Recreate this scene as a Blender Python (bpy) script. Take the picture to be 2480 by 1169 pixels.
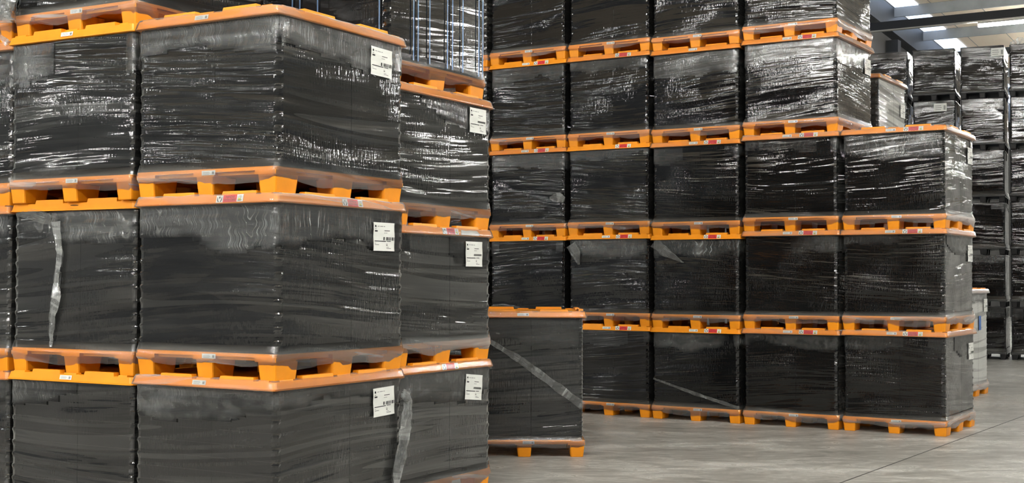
import bpy, math, random
from mathutils import Vector, Matrix, noise

random.seed(7)
scene = bpy.context.scene
for o in list(bpy.data.objects):
    bpy.data.objects.remove(o, do_unlink=True)
COL = scene.collection

# ------------------------------------------------------------------ camera
F_PX, PITCH, ROLL, CAM_H = 3232.7, 0.02781, -0.00268, 1.46725
cam_d = bpy.data.cameras.new('camera')
cam_d.sensor_fit = 'HORIZONTAL'
cam_d.sensor_width = 36.0
cam_d.lens = F_PX / 2480.0 * 36.0
cam_d.clip_end = 300
cam = bpy.data.objects.new('camera', cam_d)
COL.objects.link(cam)
fw = Vector((0, math.cos(PITCH), math.sin(PITCH)))
up0 = Vector((0, -math.sin(PITCH), math.cos(PITCH)))
rt0 = Vector((1, 0, 0))
cr, sr = math.cos(ROLL), math.sin(ROLL)
rt = rt0 * cr - up0 * sr
up = rt0 * sr + up0 * cr
m3 = Matrix((rt, up, -fw)).transposed()
cam.matrix_world = Matrix.Translation((0, 0, CAM_H)) @ m3.to_4x4()
scene.camera = cam

# ------------------------------------------------------------------ world, exposure
world = bpy.data.worlds.new('hall_daylight')
scene.world = world
world.use_nodes = True
bg = world.node_tree.nodes['Background']
bg.inputs['Color'].default_value = (0.86, 0.93, 1.0, 1)
bg.inputs['Strength'].default_value = 0.22
scene.view_settings.view_transform = 'Standard'
scene.view_settings.look = 'None'
scene.view_settings.gamma = 1.0
scene.view_settings.use_curve_mapping = False
scene.view_settings.exposure = -0.2
scene.cycles.max_bounces = 4
scene.cycles.diffuse_bounces = 2
scene.cycles.glossy_bounces = 2
scene.cycles.use_light_tree = False
scene.cycles.transparent_max_bounces = 8
scene.cycles.sample_clamp_indirect = 6.0
LAMP_STRENGTH = 620.0
SKYLIGHT_STRENGTH = 3.0

# ------------------------------------------------------------------ materials
def new_mat(name):
    m = bpy.data.materials.new(name)
    m.use_nodes = True
    nt = m.node_tree
    for n in list(nt.nodes):
        nt.nodes.remove(n)
    out = nt.nodes.new('ShaderNodeOutputMaterial')
    return m, nt, out

def N(nt, kind, **kw):
    n = nt.nodes.new(kind)
    for k, v in kw.items():
        setattr(n, k, v)
    return n

def L(nt, a, b):
    nt.links.new(a, b)

def math_node(nt, op, a, b=None, clamp=False):
    n = N(nt, 'ShaderNodeMath', operation=op)
    n.use_clamp = clamp
    for i, v in enumerate((a, b)):
        if v is None:
            continue
        if isinstance(v, (int, float)):
            n.inputs[i].default_value = v
        else:
            L(nt, v, n.inputs[i])
    return n.outputs[0]

def ramp(nt, src, stops, interp='LINEAR'):
    r = N(nt, 'ShaderNodeValToRGB')
    r.color_ramp.interpolation = interp
    el = r.color_ramp.elements
    while len(el) < len(stops):
        el.new(0.5)
    for e, (p, c) in zip(el, stops):
        e.position = p
        e.color = c if len(c) == 4 else (*c, 1)
    L(nt, src, r.inputs[0])
    return r.outputs[0]

def g(v):
    return (v, v, v, 1)

def plain(name, col, rough=0.5, spec=0.5, var=0.12, scale=6.0, bump=0.0, metallic=0.0):
    m, nt, out = new_mat(name)
    p = N(nt, 'ShaderNodeBsdfPrincipled')
    tc = N(nt, 'ShaderNodeTexCoord')
    oi = N(nt, 'ShaderNodeObjectInfo')
    add = N(nt, 'ShaderNodeVectorMath', operation='ADD')
    L(nt, tc.outputs['Object'], add.inputs[0])
    L(nt, oi.outputs['Random'], add.inputs[1])
    nz = N(nt, 'ShaderNodeTexNoise')
    nz.inputs['Scale'].default_value = scale
    nz.inputs['Detail'].default_value = 4
    L(nt, add.outputs[0], nz.inputs['Vector'])
    lo = tuple(c * (1 - var) for c in col)
    hi = tuple(min(1, c * (1 + var)) for c in col)
    c = ramp(nt, nz.outputs[0], [(0.3, lo), (0.7, hi)])
    L(nt, c, p.inputs['Base Color'])
    p.inputs['Roughness'].default_value = rough
    p.inputs['Specular IOR Level'].default_value = spec
    p.inputs['Metallic'].default_value = metallic
    if bump:
        b = N(nt, 'ShaderNodeBump')
        b.inputs['Strength'].default_value = bump
        b.inputs['Distance'].default_value = 0.002
        n2 = N(nt, 'ShaderNodeTexNoise')
        n2.inputs['Scale'].default_value = scale * 12
        L(nt, add.outputs[0], n2.inputs['Vector'])
        L(nt, n2.outputs[0], b.inputs['Height'])
        L(nt, b.outputs[0], p.inputs['Normal'])
    L(nt, p.outputs[0], out.inputs[0])
    return m

def emit_mat(name, col, strength):
    m, nt, out = new_mat(name)
    e = N(nt, 'ShaderNodeEmission')
    e.inputs[0].default_value = (*col, 1)
    e.inputs[1].default_value = strength
    L(nt, e.outputs[0], out.inputs[0])
    return m

M = {}
M['orange'] = plain('orange_plastic', (0.88, 0.305, 0.008), 0.42, 0.4, 0.10, 5, 0.15)
M['black'] = plain('black_plastic_tray', (0.0075, 0.0078, 0.0085), 0.55, 0.25, 0.35, 3)
M['black_pallet'] = plain('black_pallet_plastic', (0.012, 0.012, 0.013), 0.5, 0.3, 0.3, 4)
M['paper'] = plain('label_paper', (0.78, 0.79, 0.74), 0.6, 0.3, 0.04, 12)
M['ink'] = plain('label_ink', (0.02, 0.02, 0.022), 0.6, 0.2, 0.2, 30)
M['ink_grey'] = plain('label_ink_grey', (0.22, 0.22, 0.22), 0.6, 0.2, 0.2, 30)
M['red'] = plain('sticker_red', (0.72, 0.035, 0.045), 0.45, 0.4, 0.08, 20)
M['icon_yellow'] = plain('sticker_yellow_green', (0.62, 0.62, 0.10), 0.5, 0.3, 0.1, 20)
M['glint'] = plain('blue_grey_glint', (0.085, 0.15, 0.27), 0.25, 0.5, 0.25, 14)  # blue skylight glint put into the colour of upright strips
M['steel_dark'] = plain('dark_painted_steel', (0.018, 0.020, 0.023), 0.5, 0.4, 0.2, 2)
M['steel_grey'] = plain('galvanised_purlin', (0.20, 0.21, 0.22), 0.45, 0.5, 0.15, 2)
M['wall_dark'] = plain('dark_cladding', (0.055, 0.055, 0.055), 0.7, 0.3, 0.15, 0.7)
M['ceiling'] = plain('beige_roof_panel', (0.86, 0.74, 0.60), 0.75, 0.2, 0.05, 0.3)
M['housing'] = plain('lamp_housing', (0.45, 0.43, 0.38), 0.5, 0.4, 0.05, 3)
M['tube'] = emit_mat('lamp_tube_light', (1.0, 0.985, 0.93), LAMP_STRENGTH)
M['skylight'] = emit_mat('skylight_pane_light', (0.62, 0.76, 1.0), SKYLIGHT_STRENGTH)
M['blue_print'] = plain('blue_print', (0.05, 0.14, 0.42), 0.5, 0.3, 0.2, 20)

def film_material(name, haze_gain=1.0, gloss=0.17):
    """Clear stretch film: see-through, faintly milky where layers overlap, glossy, wrinkled."""
    m, nt, out = new_mat(name)
    uv = N(nt, 'ShaderNodeUVMap')
    oi = N(nt, 'ShaderNodeObjectInfo')
    sep = N(nt, 'ShaderNodeSeparateXYZ')
    L(nt, uv.outputs[0], sep.inputs[0])
    rnd = oi.outputs['Random']
    u = math_node(nt, 'ADD', sep.outputs[0], math_node(nt, 'MULTIPLY', rnd, 53.0))
    v0 = math_node(nt, 'ADD', sep.outputs[1], math_node(nt, 'MULTIPLY', rnd, 31.0))
    # film is wound at a slight, changing slope
    slope = math_node(nt, 'MULTIPLY', math_node(nt, 'SINE', math_node(nt, 'MULTIPLY', u, 1.9)), 0.055)
    v = math_node(nt, 'ADD', v0, slope)

    def tex(su, sv, detail=3.0, rough=0.55, dist=0.0, w=0.0):
        c = N(nt, 'ShaderNodeCombineXYZ')
        L(nt, math_node(nt, 'MULTIPLY', u, su), c.inputs[0])
        L(nt, math_node(nt, 'MULTIPLY', v, sv), c.inputs[1])
        c.inputs[2].default_value = w
        n = N(nt, 'ShaderNodeTexNoise')
        n.inputs['Scale'].default_value = 1.0
        n.inputs['Detail'].default_value = detail
        n.inputs['Roughness'].default_value = rough
        n.inputs['Distortion'].default_value = dist
        L(nt, c.outputs[0], n.inputs['Vector'])
        return n.outputs[0]

    att = N(nt, 'ShaderNodeAttribute', attribute_name='film')
    sa = N(nt, 'ShaderNodeSeparateColor')
    L(nt, att.outputs['Color'], sa.inputs[0])
    haze_a, crumple = sa.outputs[0], sa.outputs[1]

    streak = tex(1.1, 18.0, 3.0, 0.6, 0.3)
    fine = tex(75.0, 11.0, 2.0, 0.6, 0.6, 3.0)
    broad = tex(2.2, 3.4, 2.0, 0.5, 0.0, 7.0)
    bands = tex(0.55, 6.5, 1.5, 0.5, 0.2, 11.0)
    cc = N(nt, 'ShaderNodeCombineXYZ')     # folds run steeply down and fan a little
    L(nt, math_node(nt, 'ADD', math_node(nt, 'MULTIPLY', u, 20.0), math_node(nt, 'MULTIPLY', v, math_node(nt, 'MULTIPLY', math_node(nt, 'SINE', math_node(nt, 'MULTIPLY', u, 5.0)), 9.0))), cc.inputs[0])
    L(nt, math_node(nt, 'MULTIPLY', v, 2.6), cc.inputs[1])
    cn = N(nt, 'ShaderNodeTexNoise'); cn.inputs['Scale'].default_value = 1.0; cn.inputs['Detail'].default_value = 0.6; cn.inputs['Distortion'].default_value = 0.15
    L(nt, cc.outputs[0], cn.inputs['Vector'])
    creases = cn.outputs[0]
    broken = tex(6.0, 9.0, 2.0, 0.5, 0.3, 15.0)
    # thin bright crease lines: narrow band around the mid value of a distorted noise
    crease = math_node(nt, 'ABSOLUTE', math_node(nt, 'SUBTRACT', creases, 0.5))
    crease = math_node(nt, 'SUBTRACT', 1.0, math_node(nt, 'MULTIPLY', crease, 17.0), clamp=True)
    crease = math_node(nt, 'MULTIPLY', crease, ramp(nt, broken, [(0.38, g(0.0)), (0.56, g(1.0))]))
    band_h = ramp(nt, bands, [(0.36, g(0.35)), (0.44, g(0.75)), (0.50, g(1.0)), (0.56, g(0.6)), (0.64, g(1.5))], 'CONSTANT')
    streak_h = ramp(nt, streak, [(0.45, g(0.75)), (0.62, g(1.15)), (0.72, g(2.2))])
    lw = N(nt, 'ShaderNodeLayerWeight')
    lw.inputs[0].default_value = 0.5
    graz = math_node(nt, 'POWER', lw.outputs['Facing'], 5.0)
    graz = math_node(nt, 'ADD', 0.9, math_node(nt, 'MULTIPLY', graz, 9.0))
    haze = math_node(nt, 'MULTIPLY', haze_a, band_h)
    haze = math_node(nt, 'MULTIPLY', haze, streak_h)
    haze = math_node(nt, 'MULTIPLY', haze, graz)
    haze = math_node(nt, 'MULTIPLY', haze, haze_gain)
    cz = math_node(nt, 'MULTIPLY', crumple, math_node(nt, 'ADD', 0.055, math_node(nt, 'MULTIPLY', crease, 0.42)))
    haze = math_node(nt, 'ADD', haze, math_node(nt, 'MULTIPLY', cz, graz))
    haze = math_node(nt, 'MINIMUM', haze, 0.75)

    h = math_node(nt, 'MULTIPLY', streak, 1.0)
    h = math_node(nt, 'ADD', h, math_node(nt, 'MULTIPLY', math_node(nt, 'MULTIPLY', fine, ramp(nt, broad, [(0.42, g(0.02)), (0.62, g(0.20))])), 1.0))
    h = math_node(nt, 'ADD', h, math_node(nt, 'MULTIPLY', broad, 0.9))
    h = math_node(nt, 'ADD', h, math_node(nt, 'MULTIPLY', math_node(nt, 'MULTIPLY', crumple, crease), 1.1))
    bump = N(nt, 'ShaderNodeBump')
    bump.inputs['Strength'].default_value = 0.55
    bump.inputs['Distance'].default_value = 0.008
    L(nt, h, bump.inputs['Height'])

    tr = N(nt, 'ShaderNodeBsdfTransparent')
    df = N(nt, 'ShaderNodeBsdfDiffuse')
    df.inputs['Color'].default_value = (0.80, 0.82, 0.80, 1)
    L(nt, bump.outputs[0], df.inputs['Normal'])
    tl = N(nt, 'ShaderNodeBsdfTranslucent')
    tl.inputs['Color'].default_value = (0.80, 0.82, 0.80, 1)
    dmix = N(nt, 'ShaderNodeMixShader')
    dmix.inputs[0].default_value = 0.3
    L(nt, df.outputs[0], dmix.inputs[1])
    L(nt, tl.outputs[0], dmix.inputs[2])
    mx = N(nt, 'ShaderNodeMixShader')
    L(nt, haze, mx.inputs[0])
    L(nt, tr.outputs[0], mx.inputs[1])
    L(nt, dmix.outputs[0], mx.inputs[2])
    gl = N(nt, 'ShaderNodeBsdfGlossy')
    gl.inputs['Roughness'].default_value = gloss
    gl.inputs['Color'].default_value = (1, 1, 1, 1)
    L(nt, bump.outputs[0], gl.inputs['Normal'])
    fr = N(nt, 'ShaderNodeFresnel')
    fr.inputs['IOR'].default_value = 1.55
    L(nt, bump.outputs[0], fr.inputs['Normal'])
    m2 = N(nt, 'ShaderNodeMixShader')
    L(nt, fr.outputs[0], m2.inputs[0])
    L(nt, mx.outputs[0], m2.inputs[1])
    L(nt, gl.outputs[0], m2.inputs[2])
    L(nt, m2.outputs[0], out.inputs[0])
    return m

def tight_film_material():
    """Black plastic trays with clear film drawn tight over them: glossy, wrinkled, faintly milky in bands."""
    m, nt, out = new_mat('black_tray_under_tight_film')
    tc = N(nt, 'ShaderNodeTexCoord'); ge = N(nt, 'ShaderNodeNewGeometry'); oi = N(nt, 'ShaderNodeObjectInfo')
    so = N(nt, 'ShaderNodeSeparateXYZ'); L(nt, tc.outputs['Object'], so.inputs[0])
    sn = N(nt, 'ShaderNodeSeparateXYZ'); L(nt, tc.outputs['Normal'], sn.inputs[0])
    sp = N(nt, 'ShaderNodeSeparateXYZ'); L(nt, ge.outputs['Position'], sp.inputs[0])
    sl = N(nt, 'ShaderNodeSeparateXYZ'); L(nt, oi.outputs['Location'], sl.inputs[0])
    u = math_node(nt, 'ADD', so.outputs[0], math_node(nt, 'MULTIPLY', so.outputs[1], 1.0))
    off = math_node(nt, 'ADD', math_node(nt, 'MULTIPLY', sl.outputs[0], 7.3), math_node(nt, 'MULTIPLY', sl.outputs[1], 3.9))
    u = math_node(nt, 'ADD', u, off)
    sh = math_node(nt, 'MULTIPLY', math_node(nt, 'SINE', math_node(nt, 'ADD', math_node(nt, 'MULTIPLY', u, 1.7), math_node(nt, 'MULTIPLY', sp.outputs[2], 2.0))), 0.05)
    v = math_node(nt, 'ADD', sp.outputs[2], sh)
    def tex(su, sv, detail, w, dist=0.0):
        c = N(nt, 'ShaderNodeCombineXYZ')
        L(nt, math_node(nt, 'MULTIPLY', u, su), c.inputs[0]); L(nt, math_node(nt, 'MULTIPLY', v, sv), c.inputs[1])
        c.inputs[2].default_value = w
        n = N(nt, 'ShaderNodeTexNoise')
        n.inputs['Scale'].default_value = 1.0; n.inputs['Detail'].default_value = detail
        n.inputs['Roughness'].default_value = 0.58; n.inputs['Distortion'].default_value = dist
        L(nt, c.outputs[0], n.inputs['Vector'])
        return n.outputs[0]
    streak = tex(0.85, 15.0, 2.5, 0.0, 0.2)
    fine = tex(80.0, 16.0, 1.0, 3.0)
    broad = tex(2.0, 2.6, 1.0, 7.0)
    bands = tex(0.20, 6.0, 1.0, 11.0)
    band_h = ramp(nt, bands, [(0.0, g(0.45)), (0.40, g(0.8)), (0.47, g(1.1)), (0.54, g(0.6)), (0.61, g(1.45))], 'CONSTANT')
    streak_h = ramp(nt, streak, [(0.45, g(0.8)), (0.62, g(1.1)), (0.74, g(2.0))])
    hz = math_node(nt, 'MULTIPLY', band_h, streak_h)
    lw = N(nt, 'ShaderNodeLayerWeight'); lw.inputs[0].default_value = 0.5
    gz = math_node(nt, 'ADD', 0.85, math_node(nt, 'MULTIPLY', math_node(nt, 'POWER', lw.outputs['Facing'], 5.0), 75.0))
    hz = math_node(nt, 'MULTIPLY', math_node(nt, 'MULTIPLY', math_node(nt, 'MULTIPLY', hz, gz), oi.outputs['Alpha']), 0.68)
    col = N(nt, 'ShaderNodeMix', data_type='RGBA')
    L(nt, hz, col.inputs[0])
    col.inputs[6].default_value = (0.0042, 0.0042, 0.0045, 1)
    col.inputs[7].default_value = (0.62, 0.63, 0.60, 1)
    calm = ramp(nt, tex(0.7, 3.0, 1.0, 23.0), [(0.40, g(0.22)), (0.62, g(1.25))])
    h = math_node(nt, 'ADD', math_node(nt, 'MULTIPLY', streak, calm), math_node(nt, 'MULTIPLY', fine, ramp(nt, broad, [(0.42, g(0.03)), (0.60, g(0.20))])))
    h = math_node(nt, 'ADD', h, math_node(nt, 'MULTIPLY', broad, 1.0))
    h = math_node(nt, 'ADD', h, math_node(nt, 'MULTIPLY', band_h, 0.10))
    bp = N(nt, 'ShaderNodeBump'); bp.inputs['Strength'].default_value = 0.8; bp.inputs['Distance'].default_value = 0.015
    soc = N(nt, 'ShaderNodeSeparateColor'); L(nt, oi.outputs['Color'], soc.inputs[0])   # how slack the film of this load is
    L(nt, math_node(nt, 'MULTIPLY', soc.outputs[0], 0.03), bp.inputs['Distance'])
    L(nt, h, bp.inputs['Height'])
    p = N(nt, 'ShaderNodeBsdfPrincipled')
    L(nt, col.outputs[2], p.inputs['Base Color'])
    p.inputs['Roughness'].default_value = 0.085
    p.inputs['IOR'].default_value = 1.55
    p.inputs['Sheen Weight'].default_value = 0.0
    L(nt, bp.outputs[0], p.inputs['Normal'])
    L(nt, p.outputs[0], out.inputs[0])
    return m
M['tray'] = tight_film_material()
M['film'] = film_material('stretch_film')
M['film_loose'] = film_material('loose_stretch_film', 1.0, 0.12)

def floor_material():
    m, nt, out = new_mat('worn_concrete')
    tc = N(nt, 'ShaderNodeTexCoord')
    mp = N(nt, 'ShaderNodeMapping')
    L(nt, tc.outputs['Object'], mp.inputs[0])
    mp.inputs['Rotation'].default_value = (0, 0, -0.25)
    mp.inputs['Scale'].default_value = (0.9, 2.0, 1)
    def nz(scale, detail, rough=0.6, dist=0.0, src=None):
        n = N(nt, 'ShaderNodeTexNoise')
        n.inputs['Scale'].default_value = scale
        n.inputs['Detail'].default_value = detail
        n.inputs['Roughness'].default_value = rough
        n.inputs['Distortion'].default_value = dist
        L(nt, src or mp.outputs[0], n.inputs['Vector'])
        return n.outputs[0]
    big = nz(0.55, 4, 0.6, 0.6)
    mid = nz(2.6, 6, 0.68, 1.0)
    fine = nz(14, 3, 0.6)
    mix = math_node(nt, 'ADD', math_node(nt, 'MULTIPLY', big, 0.4), math_node(nt, 'MULTIPLY', mid, 0.6))
    mix = math_node(nt, 'ADD', mix, math_node(nt, 'MULTIPLY', math_node(nt, 'SUBTRACT', fine, 0.5), 0.08))
    c = ramp(nt, mix, [(0.36, (0.21, 0.208, 0.192)), (0.5, (0.40, 0.396, 0.368)), (0.60, (0.74, 0.735, 0.69))])  # pale end mixes wear with reflected streaks put into the colour
    p = N(nt, 'ShaderNodeBsdfPrincipled')
    L(nt, c, p.inputs['Base Color'])
    r = ramp(nt, mix, [(0.35, g(0.42)), (0.65, g(0.22))])
    L(nt, r, p.inputs['Roughness'])
    p.inputs['Specular IOR Level'].default_value = 0.5
    b = N(nt, 'ShaderNodeBump')
    b.inputs['Strength'].default_value = 0.3
    b.inputs['Distance'].default_value = 0.012
    L(nt, mid, b.inputs['Height'])
    L(nt, b.outputs[0], p.inputs['Normal'])
    L(nt, p.outputs[0], out.inputs[0])
    return m
M['floor'] = floor_material()

# ------------------------------------------------------------------ mesh helpers
class MB:
    def __init__(s):
        s.v, s.f, s.mi = [], [], []
    def quad(s, a, b, c, d, mi=0):
        i = len(s.v); s.v += [a, b, c, d]; s.f.append((i, i+1, i+2, i+3)); s.mi.append(mi)
    def poly(s, pts, mi=0):
        i = len(s.v); s.v += list(pts); s.f.append(tuple(range(i, i+len(pts)))); s.mi.append(mi)
    def box(s, x0, x1, y0, y1, z0, z1, mi=0):
        i = len(s.v)
        s.v += [(x0,y0,z0),(x1,y0,z0),(x1,y1,z0),(x0,y1,z0),(x0,y0,z1),(x1,y0,z1),(x1,y1,z1),(x0,y1,z1)]
        for f in ((0,3,2,1),(4,5,6,7),(0,1,5,4),(1,2,6,5),(2,3,7,6),(3,0,4,7)):
            s.f.append(tuple(i+k for k in f)); s.mi.append(mi)
    def loops(s, rings, cap=True, mi=0):
        """rings: list of equal-length loops of points, counter-clockwise seen from above, going up"""
        i = len(s.v); n = len(rings[0])
        for r in rings: s.v += r
        for k in range(len(rings)-1):
            for j in range(n):
                a = i+k*n+j; b = i+k*n+(j+1) % n
                s.f.append((a, b, b+n, a+n)); s.mi.append(mi)
        if cap:
            s.f.append(tuple(i+n-1-j for j in range(n))); s.mi.append(mi)
            s.f.append(tuple(i+(len(rings)-1)*n+j for j in range(n))); s.mi.append(mi)
    def mesh(s, name, mats, smooth=False):
        me = bpy.data.meshes.new(name)
        me.from_pydata([tuple(p) for p in s.v], [], s.f)
        for m in (mats if isinstance(mats, (list, tuple)) else [mats]):
            me.materials.append(m)
        me.polygons.foreach_set('material_index', s.mi)
        if smooth:
            me.polygons.foreach_set('use_smooth', [True]*len(s.f))
        me.update()
        return me

def link(name, me, parent=None, loc=None, rot=None, scale=None):
    o = bpy.data.objects.new(name, me)
    COL.objects.link(o)
    if parent: o.parent = parent
    if loc: o.location = loc
    if rot: o.rotation_euler = rot
    if scale: o.scale = scale
    return o

def tag(o, label=None, cat=None, group=None, kind=None):
    if label: o['label'] = label
    if cat: o['category'] = cat
    if group: o['group'] = group
    if kind: o['kind'] = kind
    return o

def rrect(hx, hy, r, seg=3, z=0.0):
    pts = []
    for cx, cy, a0 in ((hx-r, -hy+r, -90), (hx-r, hy-r, 0), (-hx+r, hy-r, 90), (-hx+r, -hy+r, 180)):
        for k in range(seg+1):
            a = math.radians(a0 + 90.0*k/seg)
            pts.append((cx + r*math.cos(a), cy + r*math.sin(a), z))
    return pts

# ------------------------------------------------------------------ hall axes
AX = 0.5583                                  # yaw of the long right wall and of the building
EX = Vector((math.cos(AX), -math.sin(AX), 0))
EY = Vector((math.sin(AX), math.cos(AX), 0))
def hall(l, k, z):
    return EX*l + EY*k + Vector((0, 0, z))
HROT = (0, 0, -AX)
def roof_z(k): return 11.55 - 0.066*k

# ------------------------------------------------------------------ setting
b = MB(); b.box(-80, 80, -60, 90, -0.2, 0)
floor = link('floor', b.mesh('floor', M['floor'])); tag(floor, 'worn grey concrete warehouse floor', kind='structure')
M['joint'] = plain('joint_filler', (0.05, 0.05, 0.048), 0.7, 0.3, 0.2, 8)
def inv_floor(px, py):
    x, y = px-1240, py-584.5
    u = x*cr - y*sr; w = x*sr + y*cr
    d = fw + rt0*(u/F_PX) - up0*(w/F_PX)
    t = -CAM_H/d.z
    return Vector((d.x*t, d.y*t, 0))
p1, p2 = inv_floor(2043, 1166), inv_floor(2440, 1021)
dr = (p2-p1).normalized(); nn = Vector((-dr.y, dr.x, 0))*0.006
a, c = p1-dr*8, p2+dr*14
b = MB(); b.loops([[tuple(q+Vector((0,0,z))) for q in (a-nn, c-nn, c+nn, a+nn)] for z in (-0.01, 0.0008)])
link('floor_joint', b.mesh('floor_joint', M['joint']), floor)

ex0, ex1, k0, k1 = -11.0, 34.0, -48.0, 62.0
b = MB()
vs = [tuple(hall(l, k, roof_z(k)+0.30+dz)) for dz in (0, 0.12) for (l, k) in ((-44.0, k0), (ex1, k0), (ex1, k1), (-44.0, k1))]
b.v = vs; b.f = [(0,1,2,3), (7,6,5,4), (0,4,5,1), (1,5,6,2), (2,6,7,3), (3,7,4,0)]; b.mi = [0]*6
ceil = link('ceiling', b.mesh('ceiling', M['ceiling'])); tag(ceil, 'beige panelled sloping warehouse roof', kind='structure')
# seams between roof sheets, purlins and the skylight strip are parts of the ceiling
b = MB(); b.box(-0.006, 0.006, 0, 1, -0.012, 0.0)
seam_me = b.mesh('roof_panel_seam', M['steel_grey'])
def slope_rot(o, l, k, z):
    o.matrix_world = Matrix.Translation(hall(l, k, z)) @ Matrix.Rotation(-AX, 4, 'Z') @ Matrix.Rotation(-math.atan(0.066), 4, 'X')
for l in [-9.9+1.15*i for i in range(12)]:
    o = link('roof_panel_seam', seam_me, ceil); o.scale = (1, 34, 1)
    mw = Matrix.Translation(hall(l, 26, roof_z(26)+0.30)) @ Matrix.Rotation(-AX, 4, 'Z') @ Matrix.Rotation(-math.atan(0.066), 4, 'X') @ Matrix.Diagonal((1, 34, 1, 1))
    o.matrix_world = mw
b = MB()
prof = [(-0.04, 0), (0.04, 0), (0.04, 0.02), (-0.02, 0.02), (-0.02, 0.28), (0.04, 0.28), (0.04, 0.30), (-0.04, 0.30)]
Lp = (ex1-ex0)
ring0 = [(0, y, z) for y, z in prof]; ring1 = [(Lp, y, z) for y, z in prof]
b.loops([ring0, ring1])
purlin_me = b.mesh('purlin', M['steel_grey'])
for i in range(22):
    k = 38.3 + 3.1*(i-17)
    link('purlin', purlin_me, ceil, hall(ex0, k, roof_z(k)), HROT)
b = MB()
for dz, (w0, w1) in ((0, (0.08, 0.75)),):
    pts = [hall(ex0+w, k, roof_z(k)+0.27) for k, w in ((12, w0), (12, w1), (60, w1), (60, w0))]
    b.loops([[tuple(p) for p in pts], [tuple(p+Vector((0,0,0.02))) for p in pts]])
sk = link('window_1', b.mesh('skylight_strip', M['skylight'])); tag(sk, 'pale blue skylight strip beside the dark rafter', kind='structure')
# left wall with columns and rafter
b = MB()
def slab(l0, l1, ka, kb, za, zb_a, zb_b):
    lo = [hall(l0, ka, za), hall(l1, ka, za), hall(l1, kb, za), hall(l0, kb, za)]
    hi = [hall(l0, ka, zb_a), hall(l1, ka, zb_a), hall(l1, kb, zb_b), hall(l0, kb, zb_b)]
    b.loops([[tuple(p) for p in lo], [tuple(p) for p in hi]])
slab(ex0-0.45, ex0-0.25, 20, k1, 0, roof_z(20)+0.3, roof_z(k1)+0.3)
wl = link('wall_left', b.mesh('wall_left', M['wall_dark'])); tag(wl, 'dark clad warehouse wall behind the stacks', kind='structure')
b = MB()
lo = [hall(l, k, roof_z(k)-0.45) for l, k in ((ex0-0.25, 20), (ex0+0.06, 20), (ex0+0.06, k1), (ex0-0.25, k1))]
hi = [p+Vector((0, 0, 0.7)) for p in lo]
b.loops([[tuple(p) for p in lo], [tuple(p) for p in hi]])
raf = link('trim_1', b.mesh('rafter', M['steel_dark'])); tag(raf, 'dark steel rafter along the wall top', kind='structure')
b = MB(); b.box(-0.17, 0.17, -0.15, 0.15, 0, 8.4)
post_me = b.mesh('wall_column', M['steel_dark'])
for k in (22, 30, 38.6, 47):
    link('wall_column', post_me, wl, hall(ex0-0.06, k, 0), HROT)
b = MB()
slab(ex0-0.45, ex1, k1, k1+0.2, 0, roof_z(k1)+0.3, roof_z(k1)+0.3)
M['wall_light'] = plain('pale_cladding', (0.72, 0.71, 0.68), 0.6, 0.3, 0.06, 0.5)
wb = link('wall_back', b.mesh('wall_back', M['wall_light'])); tag(wb, 'pale far end wall of the warehouse', kind='structure')

# ------------------------------------------------------------------ lamps on dark rails
b = MB(); b.box(-0.75, 0.75, -0.045, 0.045, 0.035, 0.085)
hous_me = b.mesh('lamp_housing', M['housing'])
b = MB(); b.box(-0.74, 0.74, -0.038, 0.038, -0.035, 0.035)
tube_me = b.mesh('lamp_tube', M['tube'])
b = MB(); b.box(0, 1, -0.05, 0.05, 0.0, 0.20); rail_me = b.mesh('rail_beam', M['steel_dark'])
b = MB(); b.box(0, 1, -0.06, 0.06, -0.03, 0.0); tray_me = b.mesh('rail_tray', M['housing'])
LZ = 7.55
NUM = ['one', 'two', 'three', 'four', 'five', 'six', 'seven', 'eight', 'nine', 'ten', 'eleven', 'twelve', 'thirteen', 'fourteen', 'fifteen']
RAILS = [(-44.0, (-24.4, -19.9)), (-40.0, (-39.0, -23.0, -18.7)), (-36.0, (-21.6, -17.6)), (-32.0, (-20.2, -16.4)), (-28.0, (-18.8, -15.3, 3.7, 10.6)), (-20.0, (-35.2, -31.2, -3.0)),
         (-15.0, (-14.2, -11.6, -3.0, 3.7)), (-5.0, (-10.7, -8.7, -3.0, 0.6, 4.2)), (3.4, (-3.0, 0.6, 4.2)), (10.8, (3.0, 6.5)), (18.2, (9.5, 13.0)),
         (25.5, (3.4,)), (32.9, (-6.65, -3.2, 6.5, 10.0)), (40.3, (-6.65, -3.2, 9.0)), (54.0, (-3.2, 0.25, 12.0))]
for ri, (k, ls) in enumerate(RAILS):  # unseen rails and lamps are added for film highlights and overall light
    z = LZ if k < 36 else roof_z(k)-1.0
    l0, l1 = min(ls)-1.0, max(ls)+1.0
    if ri >= 12: l0 = ex0+0.2
    r = link('light_rail', None, None, hall(l0, k, z+0.085), HROT)
    tag(r, 'long dark steel lighting rail crossing the ceiling at upper right' if ri == 12 else 'added dark steel lighting rail outside the view, number %s from behind the camera' % NUM[ri], 'rail', 'lighting rails under the roof')
    link('rail_beam', rail_me, r, (0, 0, 0.03), None, (l1-l0, 1, 1))
    link('rail_tray', tray_me, r, (0, 0, 0.03), None, (l1-l0, 1, 1))
    for li, l in enumerate(ls):
        lamp = link('ceiling_lamp', None, None, hall(l, k, z), HROT)
        tag(lamp, 'lit fluorescent batten lamp on the rail at upper right' if (ri == 12 and li == 0) else
            'lit batten lamp outside the view, %s from left on rail number %s' % (['first', 'second', 'third', 'fourth', 'fifth', 'sixth'][li], NUM[ri]), 'lamp', 'ceiling batten lamps')
        link('lamp_housing', hous_me, lamp); link('lamp_tube', tube_me, lamp)

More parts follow.
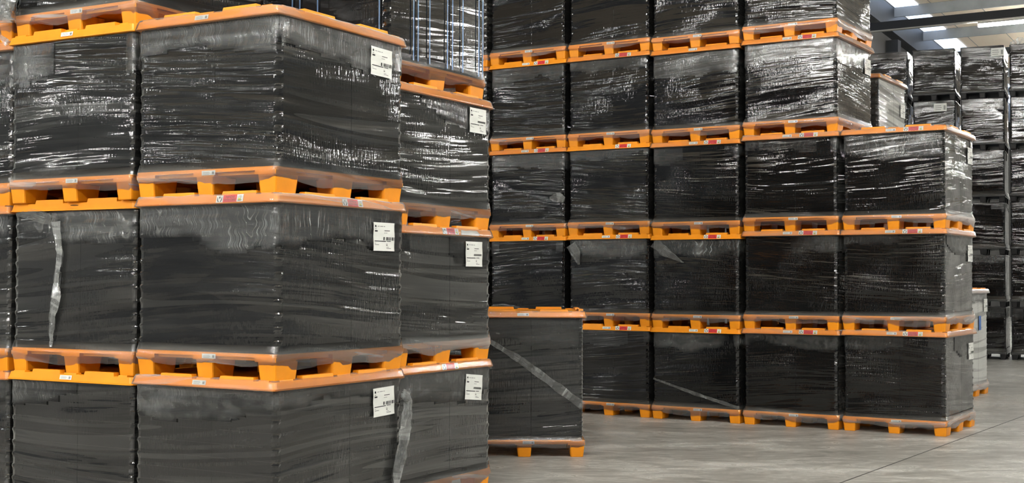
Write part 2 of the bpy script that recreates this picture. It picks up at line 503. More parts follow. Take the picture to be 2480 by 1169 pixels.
# ------------------------------------------------------------------ pallet parts (shared meshes)
LW, LD = 0.51, 0.59        # lid half sizes
PALLET_H, DECK_T, LID_T = 0.14, 0.041, 0.049
FRONT_TABS = [(0.045,0.14,1),(0.20,0.43,2),(0.46,0.56,1),(0.62,0.855,2),(0.885,0.955,1)]

def lid_mesh(hx, hy, mat):
    b = MB()
    b.loops([rrect(hx+0.003, hy+0.003, 0.022, 3, 0), rrect(hx+0.003, hy+0.003, 0.022, 3, 0.007),
             rrect(hx-0.001, hy-0.001, 0.02, 3, 0.009), rrect(hx-0.009, hy-0.009, 0.02, 3, 0.043), rrect(hx-0.014, hy-0.014, 0.018, 3, 0.0455)])
    # raised tabs on the rim, slightly tapered
    def tabs(n, half, place):
        for a, c, lv in FRONT_TABS:
            top = (0.053, 0.066)[lv-1]
            s0, s1 = -half+2*half*a, -half+2*half*c
            e = 0.006 if lv == 2 else 0.002
            place(s0, s1, top, e)
    def pf(side):
        def f(s0, s1, top, e):
            y0 = side*(hy-0.0085); y1 = side*(hy-0.050)
            yt = side*(hy-0.0125)
            r0 = [(s0, y0, 0.041), (s1, y0, 0.041), (s1, y1, 0.041), (s0, y1, 0.041)]
            r1 = [(s0+e, yt, top), (s1-e, yt, top), (s1-e, y1, top), (s0+e, y1, top)]
            if side > 0: r0.reverse(); r1.reverse()
            b.loops([r0, r1])
        return f
    def ps(side):
        def f(s0, s1, top, e):
            x0 = side*(hx-0.0085); x1 = side*(hx-0.050); xt = side*(hx-0.0125)
            r0 = [(x0, s0, 0.041), (x0, s1, 0.041), (x1, s1, 0.041), (x1, s0, 0.041)]
            r1 = [(xt, s0+e, top), (xt, s1-e, top), (x1, s1-e, top), (x1, s0+e, top)]
            if side < 0: r0.reverse(); r1.reverse()
            b.loops([r0, r1])
        return f
    tabs(0, hx, pf(-1)); tabs(0, hx, pf(1)); tabs(0, hy, ps(1)); tabs(0, hy, ps(-1))
    return b.mesh('lid', mat)

def deck_mesh(hx, hy, mat):
    b = MB()
    z0, z1, z2 = PALLET_H-DECK_T, PALLET_H-DECK_T*0.48, PALLET_H
    b.loops([rrect(hx-0.03, hy-0.03, 0.015, 2, z0+0.004), rrect(hx-0.03, hy-0.03, 0.015, 2, z1)], cap=True)
    b.loops([rrect(hx, hy, 0.02, 3, z1), rrect(hx, hy, 0.02, 3, z2-0.004), rrect(hx-0.004, hy-0.004, 0.017, 3, z2)])
    def blk(cx, cy, sx, sy):
        b.loops([[(cx-sx,cy-sy,z),(cx+sx,cy-sy,z),(cx+sx,cy+sy,z),(cx-sx,cy+sy,z)] for z in (z0, z1+0.001)])
    for fx in (-1, 1):
        for fy in (-1, 1):
            blk(fx*(hx-0.0715), fy*(hy-0.085), 0.07, 0.0835)
    for fy in (-1, 1): blk(0, fy*(hy-0.05), 0.075, 0.0485)
    for fx in (-1, 1): blk(fx*(hx-0.05), 0, 0.0485, 0.10)
    return b.mesh('pallet', mat)

def foot_mesh(sx, sy, mat, h=PALLET_H-DECK_T):
    b = MB()
    b.loops([rrect(sx-0.012, sy-0.012, 0.010, 2, 0), rrect(sx-0.009, sy-0.009, 0.012, 2, 0.004), rrect(sx, sy, 0.012, 2, h)])
    return b.mesh('foot', mat)

ME = {}
ME['lid'] = lid_mesh(LW, LD, M['orange'])
ME['deck'] = deck_mesh(LW-0.01, LD-0.01, M['orange'])
ME['foot'] = foot_mesh(0.062, 0.095, M['orange'])
ME['deck_k'] = deck_mesh(0.40, LD-0.01, M['black_pallet'])
ME['foot_k'] = foot_mesh(0.055, 0.085, M['black_pallet'])

def tray_mesh(hx, hy, th):
    key = ('tray', round(hx, 3), round(hy, 3), round(th, 4))
    if key in ME: return ME[key]
    def ring(o, z):
        pts = []
        base = rrect(hx, hy, 0.020, 3, z)
        # thin upright joints between the boxes of one layer
        def joint(p, q, fr):
            P, Q = Vector(p), Vector(q); d = (Q-P); n = Vector((-d.y, d.x, 0)).normalized()
            out = []
            for f in fr:
                c = P + d*f; t = d.normalized()*0.0022
                out += [tuple(c-t), tuple(c+n*0.0022), tuple(c+t)]
            return out
        for ci in range(4):
            # the lip only stands proud at the corners, the sides lie flush under the film
            c = Vector(((hx-0.02)*(1 if ci in (0, 1) else -1), (hy-0.02)*(1 if ci in (1, 2) else -1), z))
            pts += [tuple(c+(Vector(p)-c)*(1+o)) for p in base[ci*4:(ci+1)*4]]
            p, q = base[ci*4+3], base[(ci*4+4) % 16]
            P, Q = Vector(p), Vector(q)
            pts += [tuple(P.lerp(Q, 0.016))] + joint(p, q, (0.56,)) + [tuple(P.lerp(Q, 0.984))]
        return pts
    b = MB()
    b.loops([ring(-0.20, 0.0001), ring(-0.22, th*0.35), ring(-0.10, th*0.62), ring(0.12, th*0.78), ring(0.08, th*0.90), ring(-0.18, th-0.0001)])
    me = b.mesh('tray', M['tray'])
    ME[key] = me
    return ME[key]

# ------------------------------------------------------------------ labels and stickers
def text_faces(body, size):
    cu = bpy.data.curves.new('t', 'FONT'); cu.body = body; cu.size = size
    cu.align_x = 'CENTER'; cu.align_y = 'CENTER'; cu.resolution_u = 2
    o = bpy.data.objects.new('t', cu); COL.objects.link(o)
    bpy.context.view_layer.update()
    dg = bpy.context.evaluated_depsgraph_get()
    me = bpy.data.meshes.new_from_object(o.evaluated_get(dg))
    vs = [v.co.copy() for v in me.vertices]; fs = [tuple(p.vertices) for p in me.polygons]
    bpy.data.objects.remove(o); bpy.data.meshes.remove(me); bpy.data.curves.remove(cu)
    return vs, fs

def sticker_mesh():
    """front face looks along -y; x right, z up, origin at centre"""
    b = MB(); h = 0.0195
    def rect(x0, x1, z0, z1, y, mi): b.quad((x0,y,z0),(x1,y,z0),(x1,y,z1),(x0,y,z1), mi)
    def pl(pts, y, mi): b.poly([(x, y, z) for x, z in pts], mi)
    b.box(-0.094, -0.046, -0.0008, 0, -h, h, 0)
    b.box(-0.046, 0.050, -0.0008, 0, -h, h, 1)
    b.box(0.050, 0.094, -0.0008, 0, -h, h, 0)
    y = -0.0012
    # cupped hands with a small load above
    for s in (-1, 1):
        cx = -0.070
        pl([(cx+s*0.003, -0.016), (cx+s*0.010, -0.006), (cx+s*0.014, 0.010), (cx+s*0.016, 0.010), (cx+s*0.0165, -0.006), (cx+s*0.009, -0.017)][::s], y, 2)
    pl([(-0.075, 0.003), (-0.065, 0.003), (-0.066, 0.011), (-0.070, 0.016), (-0.074, 0.011)], y, 2)
    # lift truck
    rect(0.060, 0.078, -0.010, 0.000, y, 3); rect(0.058, 0.082, -0.014, -0.010, y, 2)
    rect(0.064, 0.0655, 0.000, 0.011, y, 4); rect(0.064, 0.076, 0.010, 0.0115, y, 4); rect(0.0765, 0.0785, -0.006, 0.014, y, 2)
    rect(0.0785, 0.087, -0.012, -0.0105, y, 2)
    for txt, z, sz in (('HANDLE', 0.0085, 0.0175), ('WITH CARE', -0.0085, 0.0165)):
        vs, fs = text_faces(txt, sz)
        i = len(b.v)
        b.v += [(v.x*0.92+0.002, y, v.y+z) for v in vs]
        for f in fs: b.f.append(tuple(i+k for k in f)); b.mi.append(2)
    return b.mesh('handling_sticker', [M['paper'], M['red'], M['ink'], M['icon_yellow'], M['ink_grey']])
ME['sticker'] = sticker_mesh()

def small_label_mesh():
    b = MB()
    b.box(-0.048, 0.048, -0.0008, 0, -0.0125, 0.0125, 0)
    y = -0.0012
    def rect(x0, x1, z0, z1, mi): b.quad((x0,y,z0),(x1,y,z0),(x1,y,z1),(x0,y,z1), mi)
    for z in (0.005, -0.001, -0.007): rect(-0.038, 0.012-abs(z), z-0.0008, z+0.0008, 2)
    for i in range(5): rect(0.026+i*0.003, 0.0277+i*0.003, -0.008, 0.006, 1)
    return b.mesh('inventory_label', [M['paper'], M['ink'], M['ink_grey']])
ME['inv'] = small_label_mesh()

def ship_label_mesh(fineb):
    """A5 goods label, x right, z up, faces -y; slightly wavy paper"""
    b = MB(); W2, H2 = 0.105, 0.082
    n = 8
    def wave(x, z): return -0.0015*math.sin(z*60+x*14)-0.001*math.sin(x*40)
    for i in range(n):
        for j in range(n):
            p = []
            for di, dj in ((0,0),(1,0),(1,1),(0,1)):
                x = -W2+2*W2*(i+di)/n; z = -H2+2*H2*(j+dj)/n
                p.append((x, wave(x, z), z))
            b.quad(*p, 0)
    def rect(x0, x1, z0, z1, mi):
        b.quad(*[(x, wave(x, z)-0.0012, z) for x, z in ((x0,z0),(x1,z0),(x1,z1),(x0,z1))], mi)
    rect(-0.092, -0.078, 0.054, 0.066, 1)
    x = -0.066
    for wl in (0.02, 0.03, 0.012): rect(x, x+wl, 0.058, 0.0615, 2); x += wl+0.006
    rect(-0.094, -0.066, 0.028, 0.036, 1); rect(-0.094, -0.078, 0.042, 0.045, 2)
    rect(0.0, 0.055, 0.034, 0.0375, 1); rect(-0.004, 0.028, 0.021, 0.0235, 2)
    if fineb:
        xs = -0.006
        for wl, gp in ((.011,.012),(.003,.004),(.009,.004),(.006,.006),(.006,.006),(.006,.009),(.011,.006),(.006,.004),(.006,0)):
            rect(xs, xs+wl, -0.020, -0.001, 1); xs += wl+gp
    else:
        for i in range(26): rect(-0.004+i*0.0036, -0.002+i*0.0036, -0.012, 0.001, 1)
    rect(-0.094, 0.018, -0.028, -0.0235, 1); rect(0.026, 0.066, -0.027, -0.0235, 1)
    rect(-0.094, -0.05, -0.048, -0.045, 2); rect(-0.094, -0.082, -0.040, -0.0375, 2)
    rect(0.02, 0.034, -0.042, -0.039, 2); rect(0.02, 0.034, -0.050, -0.046, 1)
    rect(0.02, 0.066, -0.068, -0.0645, 2); rect(0.02, 0.045, -0.060, -0.0575, 2)
    return b.mesh('shipping_label', [M['paper'], M['ink'], M['ink_grey']])
ME['ship1'] = ship_label_mesh(True)
ME['ship2'] = ship_label_mesh(False)

# ------------------------------------------------------------------ film shell
def film_mesh(hxl, hyl, hxd, hyd, h, n, seed, lid=True, over=True, skirt=1.0, haze=0.034, crum=1.0, cap=False, lhx=LW, lhy=LD, deck_haze=0.26, lid_haze=0.22):
    rng = random.Random(seed)
    ns = 20
    zb = PALLET_H; zt = PALLET_H+h
    rows = []       # z, half x, half y, haze, mid(0/1)
    if skirt > 0:
        rows += [(zb-DECK_T-0.034*skirt, hxd-0.006, hyd-0.006, deck_haze*0.85, 'skirt'),
                 (zb-DECK_T-0.014*skirt, hxd-0.002, hyd-0.002, deck_haze*0.9, 'skirt2')]
    rows += [(zb-DECK_T+0.001, hxd+0.0035, hyd+0.0035, deck_haze, ''), (zb-0.006, hxd+0.0035, hyd+0.0035, deck_haze, ''),
             (zb+0.004, max(hxd-0.002, hxl), hyd-0.002, deck_haze*0.7, '')]
    th = h/n
    for i in range(n):
        z0 = zb+i*th
        for fz, kind in ((0.30, 'mid'), (0.58, 'mid'), (0.84, 'lip'), (0.99, 'lip')):
            if i == 0 and fz < 0.5: continue
            if i == n-1 and fz > 0.9: continue
            rows.append((z0+th*fz, hxl, hyl, haze, kind))
    if lid:
        if over:
            rows += [(zt-0.008, hxl+0.003, hyl+0.003, haze, ''), (zt-0.001, lhx+0.0075, lhy+0.0075, lid_haze*0.7, ''), (zt+0.012, lhx+0.0045, lhy+0.0045, lid_haze, ''),
                     (zt+0.040, lhx-0.003, lhy-0.003, lid_haze, ''), (zt+0.052, lhx-0.010, lhy-0.010, lid_haze, 'top'), (zt+0.054, lhx-0.045, lhy-0.045, lid_haze, 'top2')]
        else:
            rows.append((zt-0.005, hxl+0.001, hyl+0.001, haze, ''))
    elif cap:
        rows += [(zt+0.004, hxl, hyl, haze*2, ''), (zt+0.012, hxl-0.02, hyl-0.02, haze*3, ''), (zt+0.014, hxl-0.12, hyl-0.12, haze*2, '')]
    b = MB(); uvs = []; att = []
    loop_n = None
    all_pts = []
    off = Vector((seed*3.17 % 50, seed*1.31 % 50, seed*0.77 % 50))
    tear = rng.uniform(0.10, 0.22)
    for z, hx, hy, hz, kind in rows:
        pts = []
        r = 0.021
        base = rrect(hx, hy, r, 4, z)
        for ci in range(4):
            seq = base[ci*5:(ci+1)*5]
            if kind == 'mid':     # film sinks in between the tray lips at the corners
                c = Vector(((hx-r)*(1 if ci in (0, 1) else -1), (hy-r)*(1 if ci in (1, 2) else -1), z))
                seq = [tuple(c+(Vector(p)-c)*0.90) for p in seq]
            pts += [(Vector(p), True) for p in seq]
            p, q = Vector(base[ci*5+4]), Vector(base[(ci*5+5) % 20])
            for k in range(1, ns):
                pts.append((p.lerp(q, k/ns), False))
        out = []
        per = 0.0; prev = None
        for (p, corner) in pts:
            if prev is not None: per += (Vector((p.x, p.y, 0))-Vector((prev.x, prev.y, 0))).length
            prev = p
            nd = Vector((p.x/hx, p.y/hy, 0))
            nrm = Vector((math.copysign(1, p.x), 0, 0)) if abs(nd.x) > abs(nd.y) else Vector((0, math.copysign(1, p.y), 0))
            q = p.copy()
            if kind in ('mid', 'lip') and not corner:
                q += nrm*(0.0012+0.0022*max(-0.4, noise.noise(Vector((per*2.2, z*9, 0))+off)))
            cr_ = 0.0; hzz = hz
            if kind == 'skirt':
                wv = noise.noise(Vector((per*2.6, 3.3, 0))+off)+0.5*noise.noise(Vector((per*9, 7.3, 0))+off)
                q.z += 0.030*wv*skirt; hzz *= 0.8
                q -= nrm*0.004*(1+wv)
            elif kind == 'skirt2':
                q.z += 0.006*noise.noise(Vector((per*3, 3.3, 0))+off)
            elif kind == 'top':
                q.z += 0.007*noise.noise(Vector((per*7, 1.3, 0))+off)
            if kind in ('mid', 'lip') and crum > 0:
                lower = tear+0.10*noise.noise(Vector((per*1.4, 9.1, 0))+off)+0.05*noise.noise(Vector((per*5.5, 4.1, 0))+off)
                present = noise.noise(Vector((per*0.9, 2.2, 5.0))+off)+0.25
                cr_ = crum*max(0, min(1, (lower-(zt-z))/0.035))*max(0, min(1, present*2.6))
                low2 = 0.03+0.035*noise.noise(Vector((per*1.7, 6.6, 1))+off)
                cr_ = max(cr_, 0.55*crum*max(0, min(1, (low2-(z-zb))/0.02)))
            if kind in ('mid', 'lip'): hzz = hzz*min(1.0, cr_*1.5)
            out.append(q); uvs.append((per, z)); att.append((hzz, cr_, 0, 1))
        all_pts.append(out)
    n_ = len(all_pts[0])
    for r_ in all_pts: b.v += r_
    for k in range(len(all_pts)-1):
        for j in range(n_):
            a_ = k*n_+j; c_ = k*n_+(j+1) % n_
            if rows[k][4] in ('mid', 'lip') and rows[k+1][4] in ('mid', 'lip') and max(att[q_][1] for q_ in (a_, c_, c_+n_, a_+n_)) < 0.05: continue
            b.f.append((a_, c_, c_+n_, a_+n_)); b.mi.append(0)
    me = b.mesh('stretch_film', M['film'], True)
    uvl = me.uv_layers.new(name='UVMap')
    perim = 4*(hxl+hyl)
    data = []
    for poly in me.polygons:
        us = [uvs[vi] for vi in poly.vertices]
        mx = max(u[0] for u in us)
        for (uu, vv) in us:
            if mx-uu > perim*0.5: uu += perim
            data += [uu, vv]
    uvl.data.foreach_set('uv', data)
    ca = me.color_attributes.new('film', 'FLOAT_COLOR', 'POINT')
    ca.data.foreach_set('color', [x for t in att for x in t])
    return me

def loose_mesh(path, widths, seed, hz=0.32, cr_=0.9, name='loose_film', folds=5, depth=0.012):
    """crumpled hanging piece of film following a 3-D path; local frame of the unit"""
    rng = random.Random(seed)
    off = Vector((seed*2.7 % 40, seed*5.1 % 40, 0))
    b = MB(); m_ = folds*2
    pts = [Vector(p) for p in path]
    # resample
    ds = [0]
    for i in range(1, len(pts)): ds.append(ds[-1]+(pts[i]-pts[i-1]).length)
    steps = max(10, int(ds[-1]/0.02))
    uv = []
    rows = 0
    for s in range(steps+1):
        d = ds[-1]*s/steps
        i = max(k for k in range(len(ds)-1) if ds[k] <= d+1e-9)
        t = (d-ds[i])/max(1e-9, ds[i+1]-ds[i])
        P = pts[i].lerp(pts[i+1], t); w = widths[i]*(1-t)+widths[i+1]*t
        T = (pts[i+1]-pts[i]).normalized()
        nrm = FACE_N
        side = T.cross(nrm).normalized()
        w *= 1+0.35*noise.noise(Vector((d*9, 1, 0))+off)
        for j in range(m_+1):
            f = j/m_-0.5
            fold = math.sin(j*math.pi*0.5*1.9+d*6)+noise.noise(Vector((d*22, j*1.7, 0))+off)
            q = P+side*(f*w)+nrm*(0.004+depth*(0.6+0.6*fold))+side*0.004*noise.noise(Vector((d*40, j, 3))+off)
            b.v.append(q); uv.append((f*w*1.5, d))
        rows += 1
    k_ = m_+1
    for s in range(rows-1):
        for j in range(m_):
            a_ = s*k_+j
            b.f.append((a_, a_+1, a_+k_+1, a_+k_)); b.mi.append(0)
    me = b.mesh(name, M['film_loose'], True)
    uvl = me.uv_layers.new(name='UVMap')
    data = []
    for poly in me.polygons:
        for vi in poly.vertices: data += uv[vi]
    uvl.data.foreach_set('uv', data)
    ca = me.color_attributes.new('film', 'FLOAT_COLOR', 'POINT')
    ca.data.foreach_set('color', [hz, cr_, 0, 1]*len(me.vertices))
    return me
FACE_N = Vector((0, -1, 0))

# ------------------------------------------------------------------ one wrapped load
SEED = [0]
def unit(X, Y, yaw, z0, h, label, group, n=None, lid=True, over=True, skirt=1.0, haze=0.034, crum=1.0, dark=False,
         stick='', ship=None, ship_tilt=0.0, deck_label=True, foot_scale=1.0, jit=0.004, deck_haze=0.26, lid_haze=0.22, hw=None, film=True, inset=0.024, slack=1.0):
    """X, Y: front right corner of the lid; stick: any of 'l' (small label on lid) 'h' (handling sticker) 's' (sticker on right side)"""
    SEED[0] += 1; seed = SEED[0]
    rng = random.Random(seed)
    ex = Vector((math.cos(yaw), -math.sin(yaw), 0)); ey = Vector((math.sin(yaw), math.cos(yaw), 0))
    hw_ = hw or LW
    hxd, hyd = hw_-0.01, LD-0.01
    hxl, hyl = hw_-inset, LD-0.024
    c = Vector((X, Y, 0))-ex*hw_+ey*LD
    c += ex*rng.uniform(-jit, jit)+ey*rng.uniform(-jit, jit)
    root = link('wrapped_pallet_load', None, None, (c.x, c.y, z0), (0, 0, -yaw))
    root.empty_display_size = 0.2
    tag(root, label, 'pallet load', group)
    fs = PALLET_H-DECK_T
    deck = link('pallet', ME['deck_k' if dark else 'deck'], root)
    if foot_scale != 1.0: deck.location.z = 0
    fx_, fy_ = hxd-0.066, hyd-0.099
    for fx in (-fx_, 0, fx_):
        for fy in (-fy_, 0, fy_):
            link('foot', ME['foot_k' if dark else 'foot'], deck, (fx, fy, 0))
    n = n or max(3, round(h/0.0735))
    th = h/n
    tm = tray_mesh(hxl-0.004, hyl-0.004, th)
    for i in range(n):
        t_ = link('tray', tm, root, (0, 0, PALLET_H+i*th))
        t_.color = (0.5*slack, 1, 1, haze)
    zt = PALLET_H+h
    ld = None
    if lid:
        ld = link('lid', ME['lid'], root, (0, 0, zt))
        yl = -LD+0.0015
        tilt = -math.atan(0.008/0.034)
        if 'l' in stick: link('inventory_label', ME['inv'], ld, (rng.uniform(-.02, -.01), yl, 0.026), (tilt, 0, 0))
        if 'h' in stick: link('handling_sticker', ME['sticker'], ld, (0.195+rng.uniform(-.01, .01), yl, 0.026), (tilt, rng.uniform(-.02, .02), 0))
        if 's' in stick: link('handling_sticker', ME['sticker'], ld, (LW-0.0015, 0.06, 0.026), (tilt, 0, math.pi/2))
    if deck_label and not dark:
        link('inventory_label', ME['inv'], deck, (0.035+rng.uniform(-.01, .01), -hyd-0.002, PALLET_H-0.021))
    fm = None
    if film:
        fm = link('stretch_film', film_mesh(hxl, hyl, hxd, hyd, h, n, seed, lid, over, skirt, haze, crum, cap=not lid, deck_haze=deck_haze, lid_haze=lid_haze), root)
    if ship:
        kind, along, down = ship
        o = link('shipping_label', ME['ship%d' % kind], root, (hxl+0.0085, -hyl+2*hyl*along, zt-down))
        o.rotation_euler = (Matrix.Rotation(math.pi/2, 3, 'Z') @ Matrix.Rotation(ship_tilt, 3, 'Y')).to_euler()
    return dict(root=root, film=fm, deck=deck, lid=ld, hxl=hxl, hyl=hyl, h=h, zt=zt, hw=hw_)

def tail(u, path, widths, seed, side='front', **kw):
    """path in (s, z): s along the face from its left end in metres (front) or near end (right side)"""
    global FACE_N
    pts = []
    for p in path:
        s, z = p[0], p[1]; o = p[2] if len(p) > 2 else 0.0
        if side == 'front':
            FACE_N = Vector((0, -1, 0)); pts.append((-u['hxl']+s, -u['hyl']-0.006-o, z))
        else:
            FACE_N = Vector((1, 0, 0)); pts.append((u['hxl']+0.006+o, -u['hyl']+s, z))
    me = loose_mesh(pts, widths, seed, **kw)
    link('loose_film', me, u['film'])

ORD = ['zeroth', 'first', 'second', 'third', 'fourth', 'fifth', 'sixth']
UP = {1: 'on the floor', 2: 'second from the floor', 3: 'third from the floor', 4: 'fourth from the floor', 5: 'fifth from the floor', 6: 'sixth from the floor'}

# ------------------------------------------------------------------ left block, front row
AYAW = 0.5252
aex = Vector((math.cos(AYAW), -math.sin(AYAW), 0)); aey = Vector((math.sin(AYAW), math.cos(AYAW), 0))
GA = 'wrapped loads in the near left block'
def column(X, Y, yaw, lids, fmt, group, opts=None, base=0.0, extra=None, **common):
    out = []; z = base
    for i, zl in enumerate(lids):
        h = zl-z-PALLET_H
        o = dict(common)
        if group == GA: o['inset'] = 0.005
        o.update((opts or {}).get(i+1, {}))
        dx = o.pop('dx', 0.0); dy = o.pop('dy', 0.0)
        ex = Vector((math.cos(yaw), -math.sin(yaw), 0)); ey = Vector((math.sin(yaw), math.cos(yaw), 0))
        p = Vector((X, Y, 0))+ex*dx+ey*dy
        out.append(unit(p.x, p.y, yaw, z, h, fmt % UP[i+1] if '%s' in fmt else fmt, group, **o))
        z = zl+(LID_T if o.get('lid', True) else 0.016)
    return out

A0 = column(-1.2233, 6.9065, 0.5252, [0.8812, 1.8620, 2.8464],
    'wrapped black load at the near corner of the left block, %s', GA,
    {1: dict(stick='l', ship=(1, 0.83, 0.125), ship_tilt=-0.03, haze=0.042, deck_label=True),
     2: dict(slack=1.15, stick='hs', ship=(1, 0.815, 0.155), ship_tilt=0.0, haze=0.036),
     3: dict(slack=0.85, stick='l', over=True, ship=(1, 0.795, 0.13), ship_tilt=0.02, crum=1.5)})
A_1 = column(-2.1327, 7.5278, 0.5102, [0.8606, 1.8588, 2.8564, 3.85],
    'wrapped black load left of the near corner column, %s', GA,
    {1: dict(stick='l', over=False, haze=0.046, deck_label=True, lid_haze=0),
     2: dict(over=False, haze=0.050, deck_label=False), 3: dict(stick='l', crum=1.5, over=False, dx=0.02, dy=-0.05), 4: dict(stick='l')})
A_2 = column(-3.035, 8.045, 0.505, [0.850, 1.850, 2.845, 3.84],
    'wrapped black load at the left picture edge, front row, %s', GA, {1: dict(haze=0.044), 2: dict(haze=0.046), 3: dict(crum=1.4)})
# second row of the left block
N0 = Vector((-1.2233, 6.9065, 0))
p = N0+aex*(-0.105)+aey*1.19
A1 = column(p.x, p.y, 0.5252, [0.8797, 1.743, 2.612, 3.55],
    'wrapped black load behind the near corner column, %s', GA,
    {1: dict(stick='s', ship=(2, 0.80, 0.125), ship_tilt=0.10, haze=0.046, over=True),
     2: dict(stick='s', ship=(2, 0.80, 0.115), haze=0.038), 3: dict(ship=(2, 0.84, 0.10), haze=0.034, crum=0.6),
     4: dict(dx=-0.02, dy=-0.05, haze=0.006, crum=0.4, slack=0.35)}, base=0.062)
b = MB(); b.box(-LW, LW, -LD, LD, 0, 0.0455)
o = link('spare_pallet_lid', ME['lid'], None, tuple(p-aex*LW+aey*LD), (0, 0, -0.5252)); o.scale = (1, 1, 0.93)
tag(o, 'orange plastic lid lying under the second row stack', 'pallet lid')
p2_ = p-aex*1.045+aey*0.03
A2 = column(p2_.x, p2_.y, 0.51, [0.87, 1.86, 2.85, 3.84],
    'wrapped load in second row behind the second front column, %s', GA, {}, deck_label=False)
p3_ = p2_-aex*1.045
A3 = column(p3_.x, p3_.y, 0.51, [0.87, 1.86, 2.85, 3.84],
    'wrapped load in second row behind the left edge column, %s', GA, {}, deck_label=False)
# coloured upright strips painting blue skylight glints on the topmost second-row load
b = MB(); b.loops([[(0.0, -0.0042, z), (0.003, -0.0034, z), (0.003, 0.0034, z), (0.0, 0.0042, z)] for z in (0, 1)])
glint_me = b.mesh('upright_glint', M['glint'])
u = A1[3]
for y in (-0.30, -0.25, -0.12, 0.085, 0.145, 0.27, 0.47, 0.52):
    link('upright_glint', glint_me, u['root'], (u['hxl']+0.007, y, PALLET_H+0.01), None, (1, 1, u['h']-0.02))
for x in (-0.22, -0.16, -0.02, 0.45):
    link('upright_glint', glint_me, u['root'], (x, -u['hyl']-0.007, PALLET_H+0.01), (0, 0, -math.pi/2), (1, 1, u['h']-0.02))

# ------------------------------------------------------------------ long right wall
GB = 'wrapped loads in the long right wall'
BC = {1: (0.5890, 14.6818, 0.5583, [0.9100, 1.8899, 2.8708, 3.8541, 4.83]),
      2: (1.4640, 14.1435, 0.5583, [0.9144, 1.8971, 2.8700, 3.8545, 4.83]),
      3: (2.3241, 13.5807, 0.5583, [0.9102, 1.8794, 2.8563, 3.8339, 4.81]),
      4: (3.1991, 13.0420, 0.5583, [0.9208, 1.9035, 2.8754, 3.8543, 4.84]),
      5: (4.0734, 12.5024, 0.5583, [0.9278, 1.9016, 2.8771])}
BN = {1: 'leftmost full column', 2: 'second column', 3: 'third column', 4: 'fourth column', 5: 'short rightmost column'}
BS = {1: {1: 'lh', 2: 'lh', 3: 'lh', 4: 'lh', 5: 'l'}, 2: {1: 'lh', 2: 'lh', 3: 'h', 4: 'h', 5: 'l'},
      3: {1: 'lh', 2: 'h', 3: 'lh', 4: 'l', 5: 'lh'}, 4: {i: 'lh' for i in range(1, 6)}, 5: {i: 'lh' for i in range(1, 4)}}
BU = {}
for cI, (x, y, yw, lids) in BC.items():
    opts = {}
    for lv in range(1, 6):
        lid_over = (cI >= 4) or (cI, lv) in ((1, 3), (2, 4), (3, 4), (3, 3))
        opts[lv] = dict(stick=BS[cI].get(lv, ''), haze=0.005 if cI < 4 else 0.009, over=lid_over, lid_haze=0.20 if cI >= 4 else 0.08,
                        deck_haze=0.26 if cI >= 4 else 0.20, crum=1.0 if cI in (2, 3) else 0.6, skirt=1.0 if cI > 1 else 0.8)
        if cI >= 4: opts[lv]['ship'] = (1, 0.86, 0.17)
        if lv <= 2: opts[lv]['slack'] = (1.1, 1.15, 1.2, 1.6, 1.8)[cI-1]
        elif lv == 3 and cI >= 4: opts[lv]['slack'] = 1.3
    BU[cI] = column(x, y, yw, lids, 'wrapped black load, %s, ' + BN[cI] + ' of the right wall', GB, opts)
x, y, yw, lids = BC[1]
e1 = Vector((math.cos(yw), -math.sin(yw), 0)); e2 = Vector((math.sin(yw), math.cos(yw), 0))
p = Vector((x, y, 0))-e1*1.03-e2*0.0
column(p.x, p.y, yw, [v-0.01 for v in lids], 'mostly hidden wrapped load beside the right wall leftmost column, %s', GB, {}, haze=0.03)

# ------------------------------------------------------------------ single load in the aisle
C = unit(0.612, 11.03, -0.012, 0, 1.006, 'single tall wrapped load standing alone on the aisle floor', None, n=26, haze=0.075, slack=1.4,
         stick='l', lid_haze=0.34, deck_haze=0.30, skirt=0.7, crum=0.3)

# ------------------------------------------------------------------ stacks behind the right wall
p = Vector((4.34, 15.72, 0))
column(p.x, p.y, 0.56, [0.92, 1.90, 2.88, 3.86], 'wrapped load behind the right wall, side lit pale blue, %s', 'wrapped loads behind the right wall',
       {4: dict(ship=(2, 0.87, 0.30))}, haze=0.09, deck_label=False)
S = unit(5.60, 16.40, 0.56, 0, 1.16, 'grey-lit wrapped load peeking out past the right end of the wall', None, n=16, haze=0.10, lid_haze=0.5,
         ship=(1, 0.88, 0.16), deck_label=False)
b = MB(); b.box(0, 0.001, -0.06, 0.06, -0.09, 0.09)
link('printed_patch', b.mesh('printed_patch', M['blue_print']), S['root'], (S['hxl']+0.007, 0.12, 0.92))

# far dark block
GE = 'dark wrapped loads in the far block'
EYW = 0.42
e1 = Vector((math.cos(EYW), -math.sin(EYW), 0))
p0 = inv_floor(2440, 871)
EN = {-1: 'column at the right picture edge', 0: 'column with a pale corner label', 1: 'column just past the right wall', 2: 'leftmost column'}
EU = {}
for i in (-1, 0, 1, 2):
    p = p0-e1*0.865*i
    z = 0; us = []
    for lv in range(1, 7):
        h = 0.815
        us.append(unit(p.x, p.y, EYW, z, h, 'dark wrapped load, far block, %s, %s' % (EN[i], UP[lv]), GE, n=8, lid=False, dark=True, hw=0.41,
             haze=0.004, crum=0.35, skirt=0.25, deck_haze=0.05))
        z += PALLET_H+h+0.016
    EU[i] = us
lab = ME['inv']
def far_label(u, s, z):
    link('goods_label', ME['inv'], u['root'], (-u['hxl']+s, -u['hyl']-0.008, z), None, (2.4, 1, 6.0))
far_label(EU[0][5], 0.66, 0.84); far_label(EU[1][4], 0.50, 0.83)

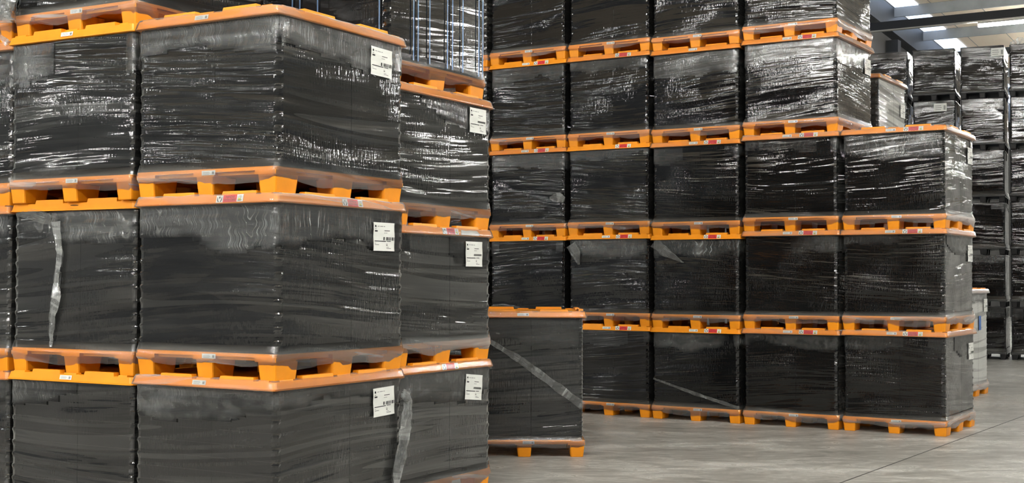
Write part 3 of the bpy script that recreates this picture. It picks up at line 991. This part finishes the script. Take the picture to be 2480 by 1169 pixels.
# ------------------------------------------------------------------ loose film
tail(A_1[1], [(0.40, 0.885, 0.02), (0.415, 0.70, 0.0), (0.39, 0.52, 0.0), (0.40, 0.44, 0.01), (0.36, 0.33, 0.0), (0.345, 0.15, 0)], [0.07, 0.05, 0.05, 0.075, 0.045, 0.016], 3, hz=0.46, folds=6)
tail(A_1[1], [(0.06, 0.935, 0.01), (0.20, 0.93, 0.01), (0.40, 0.885, 0.01)], [0.02, 0.07, 0.05], 4, hz=0.08)
tail(A0[0], [(1.07, 0.80, 0.03), (1.13, 0.76, 0.035), (1.115, 0.55, 0.01), (1.05, 0.30, 0.005), (1.03, 0.17, 0)], [0.05, 0.07, 0.09, 0.10, 0.06], 5, side='right', hz=0.5, folds=7, depth=0.016)
tail(A_1[3], [(0.0, 0.42, 0.05), (0.03, 0.26, 0.05), (-0.02, 0.17, 0.04), (0.04, 0.10, 0.03)], [0.10, 0.22, 0.22, 0.05], 6, depth=0.035, hz=0.42)
tail(A_1[3], [(-0.05, 0.24, 0.06), (-0.075, 0.12, 0.06), (-0.06, 0.02, 0.05), (0.0, -0.03, 0.04)], [0.05, 0.035, 0.03, 0.05], 16, hz=0.45)
tail(BU[1][2], [(0.80, 0.42, 0.02), (0.90, 0.43, 0.015), (0.975, 0.40, 0.0)], [0.02, 0.12, 0.07], 7)
tail(C, [(0.0, 0.42, 0.02), (0.10, 0.38, 0.03), (0.16, 0.33, 0.02)], [0.30, 0.26, 0.04], 8, depth=0.03, hz=0.42)
tail(C, [(0.02, 1.06, 0.004), (0.45, 0.80, 0.006), (0.97, 0.42, 0.003)], [0.015, 0.06, 0.07], 9, hz=0.30, cr_=0.8, depth=0.005)
tail(BU[3][0], [(0.01, 0.42, 0.003), (0.5, 0.28, 0.004), (0.97, 0.16, 0.002)], [0.02, 0.035, 0.03], 10, hz=0.22, cr_=0.5, depth=0.003)
tail(EU[-1][5], [(0.02, 0.97, -0.1), (0.18, 1.03, -0.1), (0.30, 0.97, -0.1)], [0.08, 0.14, 0.10], 11, depth=0.04)
tail(BU[2][1], [(0.03, 0.88, 0.005), (0.09, 0.78, 0.004), (0.13, 0.66, 0.002)], [0.14, 0.12, 0.02], 12, hz=0.18, depth=0.006)
tail(BU[3][1], [(0.02, 0.90, 0.005), (0.14, 0.80, 0.004), (0.36, 0.68, 0.002)], [0.12, 0.10, 0.01], 13, hz=0.18, depth=0.006)

# pen stroke on the bare lid and a torn paper scrap on a second-row lid
b = MB(); b.loops([[(-0.032, -0.0006, z), (-0.01, -0.0006, z+0.0012), (0.012, -0.0006, z), (0.032, -0.0006, z-0.001), (0.032, 0, z-0.001), (-0.032, 0, z)] for z in (0.0, 0.003)])
link('pen_mark', b.mesh('pen_mark', M['ink']), A_1[1]['lid'], (0.03, -LD+0.001, 0.027), (-math.atan(0.008/0.034), 0, 0))
b = MB()
pts = [(-0.12, -0.017), (0.09, -0.019), (0.12, -0.010), (0.085, 0.014), (0.0, 0.016), (-0.05, 0.012), (-0.11, 0.015)]
b.loops([[(0.0, y, z) for y, z in pts], [(0.0012, y, z) for y, z in pts]])
o = link('torn_paper', b.mesh('torn_paper', M['paper']), A1[1]['lid'], (LW-0.001, 0.30, 0.024))
o.rotation_euler = (0, -math.atan(0.008/0.034), 0)
